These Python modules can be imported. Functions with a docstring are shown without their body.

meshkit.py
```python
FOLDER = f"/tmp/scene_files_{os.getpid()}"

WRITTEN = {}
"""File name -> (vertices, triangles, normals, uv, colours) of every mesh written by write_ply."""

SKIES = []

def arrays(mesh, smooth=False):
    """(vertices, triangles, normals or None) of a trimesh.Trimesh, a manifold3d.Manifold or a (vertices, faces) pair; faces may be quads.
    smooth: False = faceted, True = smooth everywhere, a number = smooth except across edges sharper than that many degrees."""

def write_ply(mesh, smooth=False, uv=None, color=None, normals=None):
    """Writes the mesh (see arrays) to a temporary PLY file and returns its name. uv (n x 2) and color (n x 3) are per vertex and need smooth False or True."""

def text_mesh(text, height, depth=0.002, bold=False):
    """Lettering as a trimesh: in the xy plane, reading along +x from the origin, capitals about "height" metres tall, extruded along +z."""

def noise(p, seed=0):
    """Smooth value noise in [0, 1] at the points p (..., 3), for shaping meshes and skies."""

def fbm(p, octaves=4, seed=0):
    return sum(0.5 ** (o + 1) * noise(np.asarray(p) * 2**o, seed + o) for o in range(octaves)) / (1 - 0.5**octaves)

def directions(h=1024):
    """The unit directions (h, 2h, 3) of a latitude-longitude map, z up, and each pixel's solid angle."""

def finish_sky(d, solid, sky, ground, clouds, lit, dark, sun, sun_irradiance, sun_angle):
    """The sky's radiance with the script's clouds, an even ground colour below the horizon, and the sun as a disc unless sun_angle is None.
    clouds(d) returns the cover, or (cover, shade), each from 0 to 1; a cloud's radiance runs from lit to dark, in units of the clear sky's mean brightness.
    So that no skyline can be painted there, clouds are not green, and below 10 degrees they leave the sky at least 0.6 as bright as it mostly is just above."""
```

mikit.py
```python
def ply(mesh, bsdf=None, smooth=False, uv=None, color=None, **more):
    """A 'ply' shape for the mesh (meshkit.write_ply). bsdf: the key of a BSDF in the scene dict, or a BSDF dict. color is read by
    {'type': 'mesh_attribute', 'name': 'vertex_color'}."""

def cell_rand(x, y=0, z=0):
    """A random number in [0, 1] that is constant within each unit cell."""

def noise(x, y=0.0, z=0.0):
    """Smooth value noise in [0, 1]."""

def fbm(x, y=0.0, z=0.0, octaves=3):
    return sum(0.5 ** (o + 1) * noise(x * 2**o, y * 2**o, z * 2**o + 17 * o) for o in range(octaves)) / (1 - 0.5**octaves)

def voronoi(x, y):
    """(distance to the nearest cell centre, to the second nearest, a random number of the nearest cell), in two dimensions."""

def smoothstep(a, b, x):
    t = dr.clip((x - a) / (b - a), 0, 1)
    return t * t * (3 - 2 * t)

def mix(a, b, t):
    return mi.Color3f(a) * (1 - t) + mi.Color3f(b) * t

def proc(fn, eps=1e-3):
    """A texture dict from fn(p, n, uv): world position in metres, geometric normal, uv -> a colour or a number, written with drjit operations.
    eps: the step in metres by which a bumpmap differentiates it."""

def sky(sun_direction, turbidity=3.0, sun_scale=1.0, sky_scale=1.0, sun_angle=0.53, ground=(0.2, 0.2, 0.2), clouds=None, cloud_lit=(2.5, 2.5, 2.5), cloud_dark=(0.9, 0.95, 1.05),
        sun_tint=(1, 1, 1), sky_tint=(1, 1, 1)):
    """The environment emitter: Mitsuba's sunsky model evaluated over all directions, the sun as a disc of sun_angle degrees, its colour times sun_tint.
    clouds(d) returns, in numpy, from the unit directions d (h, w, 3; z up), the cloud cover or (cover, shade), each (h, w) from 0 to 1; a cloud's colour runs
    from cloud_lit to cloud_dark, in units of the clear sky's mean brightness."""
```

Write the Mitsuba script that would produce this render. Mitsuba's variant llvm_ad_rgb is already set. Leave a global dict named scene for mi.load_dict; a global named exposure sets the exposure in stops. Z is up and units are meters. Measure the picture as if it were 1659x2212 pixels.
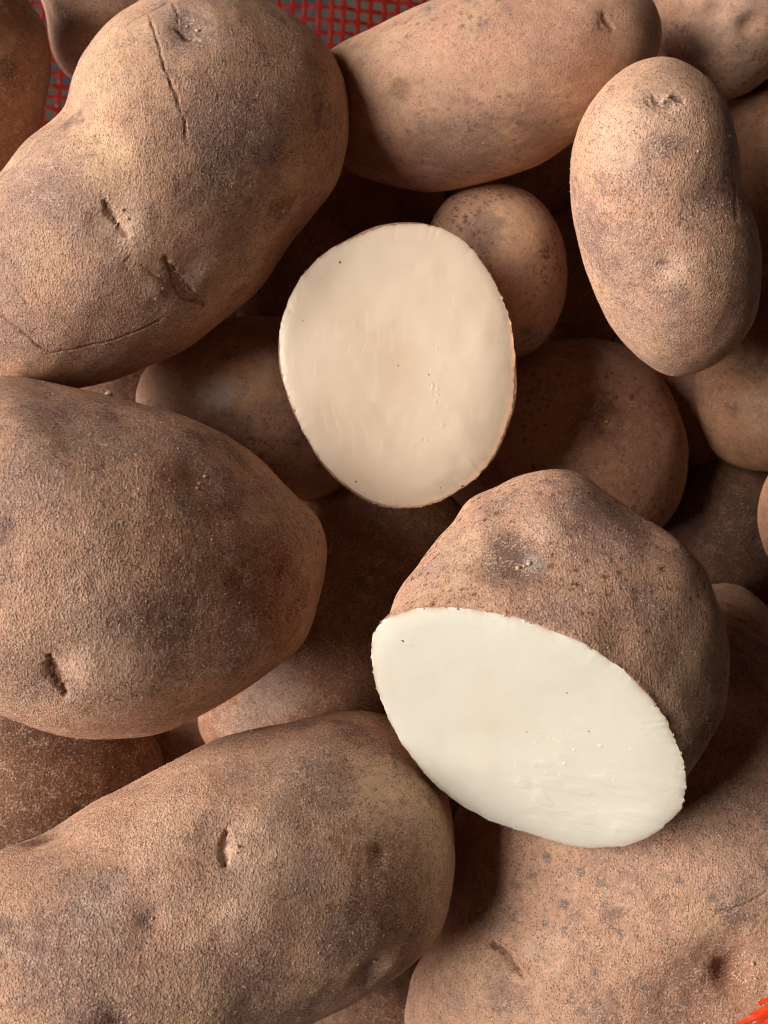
import math
import numpy as np
import trimesh
import mitsuba as mi
import drjit as dr
import mikit, meshkit
from scipy.spatial import cKDTree
from scipy.interpolate import CubicSpline
from scipy import sparse
from scipy.sparse.linalg import spsolve
T = mi.ScalarTransform4f

# ------------------------------------------------------------------ camera, light, exposure
PITCH = math.radians(72)
FWD = np.array([0, math.cos(PITCH), -math.sin(PITCH)])
UP = np.array([0, math.sin(PITCH), math.cos(PITCH)])
RIGHT = np.array([1.0, 0, 0])
TARGET = np.array([0, 0, 0.15])
CAM = TARGET - FWD * 0.36
TX = math.tan(math.radians(18))
scene, labels = {}, {}
scene['camera'] = {'type': 'thinlens', 'fov': 36, 'fov_axis': 'x', 'aperture_radius': 0.0011, 'focus_distance': 0.335,
                   'near_clip': 0.01, 'far_clip': 50.0,
                   'to_world': T().look_at(origin=CAM.tolist(), target=TARGET.tolist(), up=UP.tolist())}
SUN = (-0.78, -0.07, 0.50)
scene['sky'] = mikit.sky(SUN, turbidity=3, sun_scale=0.55, sky_scale=0.018, sun_angle=46, clouds=lambda d: 1.0,
                         cloud_lit=(1.5, 0.60, 0.32), sun_tint=(1.0, 1.085, 1.43), ground=(0.12, 0.09, 0.07))
exposure = 2.9

# ------------------------------------------------------------------ materials
def turned(p, f, k):          # the point in a turned and scaled frame, so that no noise lies along the axes
    c, s_ = math.cos(k), math.sin(k)
    x, y = p.x * c - p.y * s_, p.x * s_ + p.y * c
    y, z = y * c - p.z * s_, y * s_ + p.z * c
    x, z = x * c - z * s_, x * s_ + z * c
    return mikit.noise(x * f + k * 11, y * f + 3 * k, z * f)

def grain(p, n, uv):
    a, b, c = turned(p, 2300, 0.7), turned(p, 4100, 1.9), turned(p, 1500, 2.6)
    return (mikit.smoothstep(0.45, 0.85, a) * 0.5 + mikit.smoothstep(0.4, 0.9, b) * 0.36 + mikit.smoothstep(0.55, 0.95, c) * 0.35) * 0.00024

def flesh_bump(p, n, uv):
    a = mikit.fbm(p.x * 190, p.y * 150, p.z * 150, octaves=3)
    b = mikit.noise(p.x * 1900, p.y * 1900, p.z * 1900)
    return a * 0.00016 + b * 0.00005

VC = {'type': 'mesh_attribute', 'name': 'vertex_color'}
def pores(p, n, uv):          # dark pores and soil between the flakes of skin
    a, b = turned(p, 2500, 0.5), turned(p, 3900, 2.2)
    return mikit.smoothstep(0.51, 0.82, a * 0.6 + b * 0.4 + 0.14 * (turned(p, 260, 1.1) - 0.4))

def flakes(p, n, uv):         # pale curled flakes of skin
    a, b = turned(p, 2200, 1.4), turned(p, 3600, 0.9)
    return mikit.smoothstep(0.54, 0.76, a * 0.55 + b * 0.45 + 0.25 * (turned(p, 330, 2.0) - 0.5))

def skin(pore, flake, bump):
    pr = lambda c: {'type': 'principled', 'base_color': c, 'roughness': 0.75, 'specular': 0.22}
    w = lambda fn, k: mikit.proc(lambda p, n, uv: fn(p, n, uv) * k)
    two = {'type': 'blendbsdf', 'weight': w(pores, pore), 'a': pr(VC), 'b': pr({'type': 'rgb', 'value': [0.085, 0.045, 0.03]})}
    three = {'type': 'blendbsdf', 'weight': w(flakes, flake), 'a': two, 'b': pr({'type': 'rgb', 'value': [0.66, 0.50, 0.38]})}
    return {'type': 'twosided', 'b': {'type': 'bumpmap', 'scale': bump, 'arbitrary': mikit.proc(grain, eps=1.0e-4), 'bsdf': three}}
scene['skin_mat'] = skin(0.70, 0.80, 1.1)
scene['smooth_skin_mat'] = skin(0.40, 0.35, 0.5)
scene['flesh_mat'] = {'type': 'twosided', 'b': {'type': 'bumpmap', 'scale': 1.0, 'arbitrary': mikit.proc(flesh_bump, eps=1.5e-4),
                      'bsdf': {'type': 'principled', 'base_color': VC, 'roughness': 0.27, 'specular': 0.55}}}
scene['chip_mat'] = {'type': 'twosided', 'b': {'type': 'principled', 'base_color': VC, 'roughness': 0.8, 'specular': 0.2}}
scene['bud_mat'] = {'type': 'principled', 'base_color': {'type': 'rgb', 'value': [0.56, 0.40, 0.27]}, 'roughness': 0.6}
scene['sap_mat'] = {'type': 'principled', 'base_color': {'type': 'rgb', 'value': [0.80, 0.77, 0.66]}, 'roughness': 0.12, 'specular': 0.6, 'clearcoat': 1.0, 'clearcoat_gloss': 0.95}
scene['net_mat'] = {'type': 'twosided', 'b': {'type': 'principled', 'base_color': {'type': 'rgb', 'value': [0.17, 0.009, 0.004]}, 'roughness': 0.4, 'specular': 0.5}}  # deep red, the shadow on the net put into its colour
scene['ribbon_mat'] = {'type': 'twosided', 'b': {'type': 'principled', 'base_color': {'type': 'rgb', 'value': [0.66, 0.06, 0.018]}, 'roughness': 0.35, 'specular': 0.5}}

def ground_col(p, n, uv):
    f = mikit.smoothstep(0.35, 0.65, mikit.fbm(p.x * 90, p.y * 90, 3.0, octaves=4))
    return mikit.mix((0.11, 0.12, 0.155), (0.20, 0.175, 0.135), f)  # floor tones lowered too, shade around the net in the colour
scene['ground_mat'] = {'type': 'principled', 'base_color': mikit.proc(ground_col), 'roughness': 0.8, 'specular': 0.2}

# ------------------------------------------------------------------ helpers
W, Hh = 1659.0, 2212.0          # units in which the photograph was measured
def ray(px, py):
    x = (np.asarray(px, float) - W / 2) / (W / 2) * TX
    y = (Hh / 2 - np.asarray(py, float)) / (W / 2) * TX
    return FWD + np.multiply.outer(x, RIGHT) + np.multiply.outer(y, UP)
def at(px, py, depth):
    return CAM + ray(px, py) * np.asarray(depth, float)[..., None] if np.ndim(depth) else CAM + ray(px, py) * depth
def pix(P):
    q = P - CAM
    z = q @ FWD
    return np.stack([(q @ RIGHT) / z / TX * W / 2 + W / 2, Hh / 2 - (q @ UP) / z / TX * W / 2], -1), z

def unit(v):
    v = np.asarray(v, float)
    return v / np.linalg.norm(v, axis=-1, keepdims=True)

def smooth_closed(pts, n=720):
    p = np.asarray(pts, float)
    p = np.vstack([p, p[:1]])
    t = np.concatenate([[0], np.cumsum(np.sqrt(np.linalg.norm(np.diff(p, axis=0), axis=1)))])
    return CubicSpline(t, p, bc_type='periodic')(np.linspace(0, t[-1], n, endpoint=False))

def ell(cx, cy, a, b, rot=0, n=24, seed=0):
    r = np.random.default_rng(seed + 99)
    t = np.arange(n) / n * 2 * np.pi
    k = 1 + 0.05 * np.sin(2 * t + r.uniform(0, 6)) + 0.035 * np.sin(3 * t + r.uniform(0, 6))
    x, y, c, s = a * k * np.cos(t), b * k * np.sin(t), math.cos(math.radians(rot)), math.sin(math.radians(rot))
    return np.stack([cx + x * c - y * s, cy + x * s + y * c], 1)

def cube_sphere(n):
    g = np.tan(np.linspace(-np.pi / 4, np.pi / 4, n + 1))
    u, v = np.meshgrid(g, g, indexing='ij')
    o = np.ones_like(u)
    vs, fs, off = [], [], 0
    idx = np.arange((n + 1) ** 2).reshape(n + 1, n + 1)
    q = np.stack([idx[:-1, :-1], idx[1:, :-1], idx[1:, 1:], idx[:-1, 1:]], -1).reshape(-1, 4)
    for P, flip in (((u, v, o), 0), ((u, v, -o), 1), ((o, u, v), 0), ((-o, u, v), 1), ((v, o, u), 0), ((v, -o, u), 1)):
        vs.append(np.stack(P, -1).reshape(-1, 3))
        fs.append((q[:, ::-1] if flip else q) + off)
        off += (n + 1) ** 2
    vs, fs = unit(np.vstack(vs)), np.vstack(fs)
    _, first, inv = np.unique(np.round(vs, 6), axis=0, return_index=True, return_inverse=True)
    fs = inv.ravel()[fs]
    return vs[first], np.vstack([fs[:, [0, 1, 2]], fs[:, [0, 2, 3]]])

def normals(v, f):
    n = np.zeros_like(v)
    c = np.cross(v[f[:, 1]] - v[f[:, 0]], v[f[:, 2]] - v[f[:, 0]])
    for k in range(3):
        np.add.at(n, f[:, k], c)
    return unit(n + 1e-20)

def sstep(a, b, x):
    t = np.clip((x - a) / (b - a), 0, 1)
    return t * t * (3 - 2 * t)

def poisson_profile(loop, k=4):
    """Half thickness of the smooth solid over a closed outline (metres), divided by sqrt(1-s^2), as a polynomial."""
    from shapely import Polygon, contains_xy
    lo, hi = loop.min(0), loop.max(0)
    h = (hi - lo).max() / 72
    xs, ys = np.arange(lo[0] - h, hi[0] + 2 * h, h), np.arange(lo[1] - h, hi[1] + 2 * h, h)
    X, Y = np.meshgrid(xs, ys, indexing='ij')
    inside = contains_xy(Polygon(loop), X, Y)
    num = -np.ones(X.shape, int)
    num[inside] = np.arange(inside.sum())
    i, j = np.nonzero(inside)
    rows, cols, vals = [num[i, j]], [num[i, j]], [np.full(len(i), 4.0)]
    for di, dj in ((1, 0), (-1, 0), (0, 1), (0, -1)):
        nb = num[i + di, j + dj]
        ok = nb >= 0
        rows.append(num[i, j][ok]); cols.append(nb[ok]); vals.append(np.full(ok.sum(), -1.0))
    A = sparse.csr_matrix((np.concatenate(vals), (np.concatenate(rows), np.concatenate(cols))))
    u = spsolve(A.tocsc(), np.full(len(i), h * h))
    x, y = X[i, j], Y[i, j]
    ang = np.arctan2(loop[:, 1], loop[:, 0])
    o = np.argsort(ang)
    R = lambda t: np.interp(t, ang[o], np.hypot(loop[o, 0], loop[o, 1]), period=2 * np.pi)
    s = np.hypot(x, y) / R(np.arctan2(y, x))
    ok = s < 0.93
    g = 2 * np.sqrt(u[ok]) / np.sqrt(1 - s[ok] ** 2)
    sc = np.abs(loop).max()
    basis = lambda a, b: np.stack([(a / sc) ** p * (b / sc) ** q for p in range(k + 1) for q in range(k + 1 - p)], -1)
    co = np.linalg.lstsq(basis(x[ok], y[ok]), g, rcond=None)[0]
    return R, lambda a, b: np.maximum(basis(a, b) @ co, 0.004)

# ---- the look of the skin: relief and colour, both from the point on the potato itself
TAN, YEL, DUST, PUR, BRN, RED = [np.array(c) for c in ((.575, .360, .247), (.69, .475, .300), (.410, .275, .222), (.205, .140, .126), (.21, .086, .045), (.56, .308, .215))]

def seg_dist(P, line):
    best, par = np.full(len(P), 1e9), np.zeros(len(P))
    L = len(line) - 1
    for i in range(L):
        a, b = line[i], line[i + 1]
        t = np.clip(((P - a) @ (b - a)) / max((b - a) @ (b - a), 1e-12), 0, 1)
        d = np.linalg.norm(P - a - t[:, None] * (b - a), axis=1)
        par = np.where(d < best, (i + t) / L, par)
        best = np.minimum(best, d)
    return best, par

class Feature:
    """Pits, slits, cracks and patches of one potato, found once as points on its surface."""
    def __init__(self, V, N):
        self.V, self.N = V, N
        self.uv, self.z = pix(V)
        self.front = ((CAM - V) * N).sum(1) > 0
        self.tree = cKDTree(self.uv[self.front])
        self.idx = np.nonzero(self.front)[0]
    def point(self, px, py):
        return self.V[self.idx[self.tree.query((px, py))[1]]]
    def line(self, pts, per=3):
        p = np.asarray(pts, float)
        if len(p) == 1:
            return self.point(*p[0])[None]
        t = np.arange(len(p))
        q = np.stack([np.interp(np.linspace(0, len(p) - 1, (len(p) - 1) * per + 1), t, p[:, k]) for k in (0, 1)], 1)
        return np.array([self.point(*a) for a in q])

U = 0.000141      # metres per measured unit at the middle distance
def dress(V, F, seed, feats, rough=1.0, dust=0.5, red=0.0, lent=1.0, yel=0.5, tone=1.0, lump=1.0):
    rng = np.random.default_rng(seed)
    N = normals(V, F)
    off = rng.uniform(0, 50, 3)
    ft = Feature(V, N)
    P = V + off
    d = np.zeros(len(V))
    d += lump * 0.0026 * (meshkit.fbm(P / 0.034, 2, seed) - 0.5)
    d += lump * 0.0008 * (meshkit.fbm(P / 0.011, 2, seed + 5) - 0.5)
    d += min(rough, 1.2) * 0.00016 * (meshkit.fbm(P / 0.0034, 2, seed + 9) - 0.5)
    g = meshkit.noise(P / 0.0011, seed + 13)
    d += rough * 0.00005 * (g ** 2 - 0.33)
    # colour
    b1 = meshkit.fbm(P / 0.020, 4, seed + 21)
    b2 = meshkit.fbm(P / 0.007 + 9, 3, seed + 31)
    b3 = meshkit.fbm(P / 0.0022 + 4, 2, seed + 41)
    b4 = meshkit.noise(P / 0.0008 + 4, seed + 47)
    col = np.tile(TAN, (len(V), 1))
    def blend(c, w):
        nonlocal col
        w = np.clip(w, 0, 1)[:, None]
        col = col * (1 - w) + np.asarray(c) * w
    blend(YEL, sstep(0.50, 0.68, b1 * .7 + b2 * .3) * yel)
    blend(RED, sstep(0.45, 0.7, 1 - b1 * .6 - b2 * .4) * red)
    blend(DUST, sstep(0.60 - .22 * dust, 0.80 - .22 * dust, meshkit.fbm(P / 0.016 + 31, 4, seed + 51) * .75 + b2 * .25) * 0.8)
    blend(PUR, sstep(0.62 - .10 * dust, 0.78 - .10 * dust, meshkit.fbm(P / 0.012 + 71, 4, seed + 61) * .7 + b3 * .3) * 0.75)
    # lenticels
    area = len(V)
    pts = V[rng.choice(area, min(area, int(900 * lent) + 1), replace=False)]
    r = rng.uniform(0.00025, 0.00055, len(pts)) * rng.choice([1, 1, 1, 1.5], len(pts))
    dd, ii = cKDTree(pts).query(V)
    w = np.exp(-(dd / r[ii]) ** 2)
    patchy = sstep(.38, .6, meshkit.fbm(P / 0.013 + 17, 2, seed + 71))
    blend(BRN * .75, w * .75 * lent * (.35 + .65 * patchy))
    d -= w * 0.00010
    # eyes, slits, cracks, patches
    buds = []
    for f in feats:
        kind = f[0]
        if kind == 'pit':
            _, px, py, rad, dep = f[:5]
            c = ft.point(px, py)
            e = np.linalg.norm(V - c, axis=1) / (rad * U)
            e = e * (1 + .35 * (b2 - .5))
            d -= dep * 1e-3 * np.exp(-e ** 2)
            if len(f) > 5:
                blend(f[5], np.exp(-(e * .8) ** 2) * f[6])
        elif kind == 'bump':
            _, px, py, rad, dep = f[:5]
            e = np.linalg.norm(V - ft.point(px, py), axis=1) / (rad * U)
            d += dep * 1e-3 * np.exp(-e ** 2)
        elif kind == 'slit':          # a deep cut, wide in its middle, tapering to both ends
            _, pts_, wid, dep = f[:4]
            dist, par = seg_dist(V, ft.line(pts_))
            dist = np.abs(dist + (b3 - .5) * wid * U * .9 + (b4 - .5) * wid * U * .6)
            ww = wid * U * (0.35 + 0.65 * np.sin(np.pi * np.clip(par, .04, .96)))
            d -= dep * .65e-3 * np.exp(-(dist / ww) ** 2)
            blend(f[4] if len(f) > 4 else BRN * .9, np.exp(-(dist / ww) ** 3) * .8)
        elif kind == 'crack':
            _, pts_, wid, dep = f[:4]
            jit = (meshkit.fbm(P / 0.0018 + 3, 2, seed + 81) - .5) * 12 * U
            dist, par = seg_dist(V, ft.line(pts_))
            e = np.abs(dist + jit * .5) / (wid * .75 * U)
            fade = sstep(0, .08, par) * sstep(1, .85, par) * np.clip(.25 + 1.6 * (b3 - .15), .1, 1.1)
            d -= dep * .7e-3 * np.exp(-e ** 2) * fade
            d += dep * .10e-3 * np.exp(-((e - 2.0) / 1.0) ** 2) * fade
            blend(BRN * .8, np.exp(-e ** 2) * .7 * np.clip(fade, 0, 1))
        elif kind == 'patch':
            _, px, py, rx, colr, amt = f[:6]
            e = np.linalg.norm(V - ft.point(px, py), axis=1) / (rx * U)
            e = e * (1 + 1.1 * (b2 - .5) + .7 * (b3 - .5))
            blend(colr, sstep(1.15, .45, e) * amt)
        elif kind == 'bud':
            buds.append((ft.point(*f[1:3]), f[3] * U * rng.uniform(.5, .8)))
    # light grain in the colour, flaky skin
    col = col * (0.74 + 0.36 * b4 * min(rough, 1.3) + 0.14 * (1 - min(rough, 1.3)) + 0.34 * (b3 - .2))[:, None] * tone * (np.ones(3) if tone > .85 else np.array([1.0, .84, .73]))  # low tones darken and redden deep potatoes, shade put into the colour
    return V + N * d[:, None], np.clip(col, .01, .95), N, buds

def chips(V, N, n, seed, lo=.00010, hi=.00034):
    """Loose flakes of skin and crumbs of dry soil: little bent chips sitting on the skin."""
    r = np.random.default_rng(seed)
    facing = np.nonzero(((CAM - V) * N).sum(1) > -0.02)[0]
    i = r.choice(facing, n)
    c, nn = V[i], N[i]
    t = unit(np.cross(nn, r.normal(size=(n, 3))))
    b = np.cross(nn, t)
    L = (lo + (hi - lo) * r.random(n) ** 3)[:, None]
    w, hh = L * r.uniform(.35, .8, (n, 1)), L * r.uniform(.25, .9, (n, 1))
    c = c - nn * L * .1
    vs = np.stack([c - t * L - b * w * .6, c + t * L - b * w * .4, c + t * L * .8 + b * w, c - t * L * .7 + b * w,
                   c - t * L * .3 + nn * hh - b * w * .2, c + t * L * .5 + nn * hh * .7 + b * w * .3], 1).reshape(-1, 3)
    f = np.array([[0, 1, 4], [1, 5, 4], [1, 2, 5], [2, 3, 5], [3, 4, 5], [3, 0, 4], [0, 2, 1], [0, 3, 2]])
    fs = (f[None] + (np.arange(n) * 6)[:, None, None]).reshape(-1, 3)
    col = np.array([.60, .43, .31])[None] * (0.5 + .8 * r.random((n, 1)))
    return vs, fs, np.repeat(np.clip(col, 0, .9), 6, 0)

used = {}
def key_for(name):
    k = used.get(name, 0)
    used[name] = k + 1
    return name if k == 0 else f'{name}_{k:03d}'

def finish(key, V, F, C, N, buds, flakes, seed, skin='skin', lo=.00010, hi=.00042, mat='skin_mat'):
    scene[f'{key}__{skin}'] = mikit.ply((V, F), mat, smooth=True, color=C)
    if flakes:
        v, f, c = chips(V, N, flakes, seed + 7, lo, hi)
        scene[f'{key}__skin_flakes'] = mikit.ply((v, f), 'chip_mat', color=c)
        labels[f'{key}__skin_flakes'] = {'kind': 'stuff'}
    for j, (p, r) in enumerate(buds):
        rr = np.random.default_rng(seed * 31 + j)
        m = trimesh.creation.icosphere(3, 1.0)
        q = m.vertices * (1 + .25 * (meshkit.noise(m.vertices * 1.7 + j * 5, seed)[:, None] - .5))
        q = q * np.array([1, rr.uniform(.7, 1), rr.uniform(.8, 1.3)]) * r
        i = cKDTree(V).query(p)[1]
        name = f'{key}__bud' + (f'_{j:03d}' if j else '')
        scene[name] = mikit.ply((q + V[i] + N[i] * r * .35, m.faces), 'bud_mat', smooth=True)

def potato(label, outline, depth, n=60, thick=1.0, back=1.0, tilt=(0, 0), feats=(), seed=1, flakes=0, centre=None, group=None, name='potato', **look):
    key = key_for(name)
    labels[key] = {'label': label, 'category': 'potato', 'group': 'whole potatoes in the heap'}
    loop = smooth_closed(outline)
    c = np.asarray(centre, float) if centre is not None else (loop.min(0) + loop.max(0)) / 2
    C0 = at(c[0], c[1], depth)
    w = unit(CAM - C0)                                 # the potato's own frame: u right, v up, w towards the camera
    u = unit(np.cross(UP, w)); v = np.cross(w, u)
    D = ray(loop[:, 0], loop[:, 1])
    t = ((C0 - CAM) @ w) / (D @ w)
    Q = CAM + D * t[:, None] - C0
    flat = np.stack([Q @ u, Q @ v], 1)
    R, g = poisson_profile(flat)
    S, F = cube_sphere(n)
    al = np.arccos(np.clip(S[:, 2], -1, 1))
    al2 = 2 * np.arctan(0.8 * np.tan(np.minimum(al, np.pi - 1e-6) / 2))
    th = np.arctan2(S[:, 1], S[:, 0])
    s, cz = np.sin(al2), np.cos(al2)
    x, y = s * R(th) * np.cos(th), s * R(th) * np.sin(th)
    z = g(x, y) * cz * np.where(cz > 0, thick, back) + tilt[0] * x + tilt[1] * y
    V = C0 + np.multiply.outer(x, u) + np.multiply.outer(y, v) + np.multiply.outer(z, w)
    V, col, N, buds = dress(V, F, seed, feats, **look)
    finish(key, V, F, col, N, buds, flakes, seed, mat='skin_mat' if look.get('rough', 1) > .62 else 'smooth_skin_mat')
    return key

# ------------------------------------------------------------------ setting
scene['ground'] = mikit.ply((np.array([[-3, -3, 0], [3, -3, 0], [3, 3, 0], [-3, 3, 0.0]]), np.array([[0, 1, 2], [0, 2, 3]])), 'ground_mat')
labels['ground'] = {'kind': 'structure'}

def ribbon(path, width, side=None, thick=0.0001, twist=0):
    p = np.asarray(path, float)
    tan = unit(np.gradient(p, axis=0))
    ref = np.array([0, 0, 1.0]) if side is None else np.asarray(side, float)
    b = unit(np.cross(tan, ref)); nrm = np.cross(b, tan)
    a = np.linspace(0, twist, len(p))[:, None]
    b, nrm = b * np.cos(a) + nrm * np.sin(a), nrm * np.cos(a) - b * np.sin(a)
    wv = np.broadcast_to(np.asarray(width, float), len(p))[:, None] / 2
    ring = np.stack([p - b * wv, p + nrm * wv * .12, p + b * wv, p - nrm * thick], 1)
    n = len(p)
    vs = ring.reshape(-1, 3)
    fs = [[4 * i + k, 4 * i + (k + 1) % 4, 4 * i + 4 + (k + 1) % 4, 4 * i + 4 + k] for i in range(n - 1) for k in range(4)]
    f3 = [[q[0], q[1], q[2]] for q in fs] + [[q[0], q[2], q[3]] for q in fs] + [[0, 2, 1], [0, 3, 2], [4 * n - 4, 4 * n - 3, 4 * n - 2], [4 * n - 4, 4 * n - 2, 4 * n - 1]]
    return vs, np.array(f3)

def join(list_):
    vs, fs, o = [], [], 0
    for v, f in list_:
        vs.append(v); fs.append(f + o); o += len(v)
    return np.vstack(vs), np.vstack(fs)

def net_z(x, y):
    return 0.007 + 0.010 * meshkit.fbm(np.stack([x / .06, y / .06, x * 0], -1), 2, 4) + 0.30 * np.maximum(y - 0.19, 0) ** 1.3
rng = np.random.default_rng(5)
PITCHN = 0.0063
warp, weft = [], []
for i in range(-46, 47):
    t = np.arange(-0.20, 0.40, PITCHN / 2)
    x0 = i * PITCHN + rng.normal(0, .0003)
    xx = x0 + 0.0012 * np.sin(t * 26 + i * .05) + 0.06 * t * 0.3
    zz = net_z(xx, t) + 0.0003 * np.cos(np.pi * (t / PITCHN + i))
    warp.append(ribbon(np.stack([xx, t, zz], 1), PITCHN * .40))
for j in range(-40, 80):
    t = np.arange(-0.235, 0.235, PITCHN / 2)
    y0 = j * PITCHN + rng.normal(0, .0003)
    yy = y0 + 0.0012 * np.sin(t * 22 + j * .04) - 0.10 * t
    zz = net_z(t, yy) - 0.0003 * np.cos(np.pi * (t / PITCHN + j))
    weft.append(ribbon(np.stack([t, yy, zz], 1), PITCHN * .40))
scene['net_sack__warp_strands'] = mikit.ply(join(warp), 'net_mat')
scene['net_sack__weft_strands'] = mikit.ply(join(weft), 'net_mat')
labels['net_sack'] = {'label': 'red open-weave net sack spread under the heap of potatoes, frayed orange-red end at bottom right', 'category': 'net sack'}
labels['net_sack__warp_strands'] = {'kind': 'stuff'}
labels['net_sack__weft_strands'] = {'kind': 'stuff'}
# the frayed end: tapes with ends at these points, running out to the lower right
fr = [((1639, 2168), (1662, 2157), (1700, 2140), (1800, 2100), .0014, 0.3340), ((1622, 2196), (1640, 2184), (1670, 2172), (1790, 2130), .0015, 0.3350),
      ((1592, 2214), (1620, 2200), (1655, 2186), (1780, 2140), .0013, 0.3360), ((1630, 2216), (1645, 2202), (1670, 2184), (1790, 2150), .0016, 0.3330),
      ((1604, 2222), (1635, 2208), (1668, 2196), (1790, 2160), .0015, 0.3370), ((1640, 2230), (1652, 2214), (1672, 2198), (1790, 2165), .0014, 0.3325),
      ((1580, 2226), (1612, 2216), (1650, 2206), (1760, 2180), .0012, 0.3380), ((1616, 2236), (1648, 2222), (1690, 2206), (1800, 2170), .0016, 0.3360)]
for k, (a, b, c, e, wd, dp) in enumerate(fr):
    q = np.array([a, b, c, e], float)
    cs = CubicSpline([0, 1, 2, 3.5], q)(np.linspace(0, 3.5, 22))
    dep = dp + np.linspace(0.002, -0.004, 22) + 0.0006 * np.sin(np.linspace(0, 9, 22) + k)
    P = at(cs[:, 0], cs[:, 1], dep)
    P = np.vstack([P, P[-1] + [[.012, -.004, -.01], [.022, -.008, -.04], [.026, -.01, -.10], [.022, -.01, -.17]]])
    v, f = ribbon(P, wd, side=-FWD, twist=(-.5, .4, .9, -.3)[k % 4])
    scene['net_sack__frayed_tape' + (f'_{k:03d}' if k else '')] = mikit.ply((v, f), 'ribbon_mat', smooth=40)

# ------------------------------------------------------------------ whole potatoes, nearest first
W_ = (.78, .57, .42)
PALE = np.array([.76, .54, .385]); GREY = np.array([.29, .24, .21])
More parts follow.
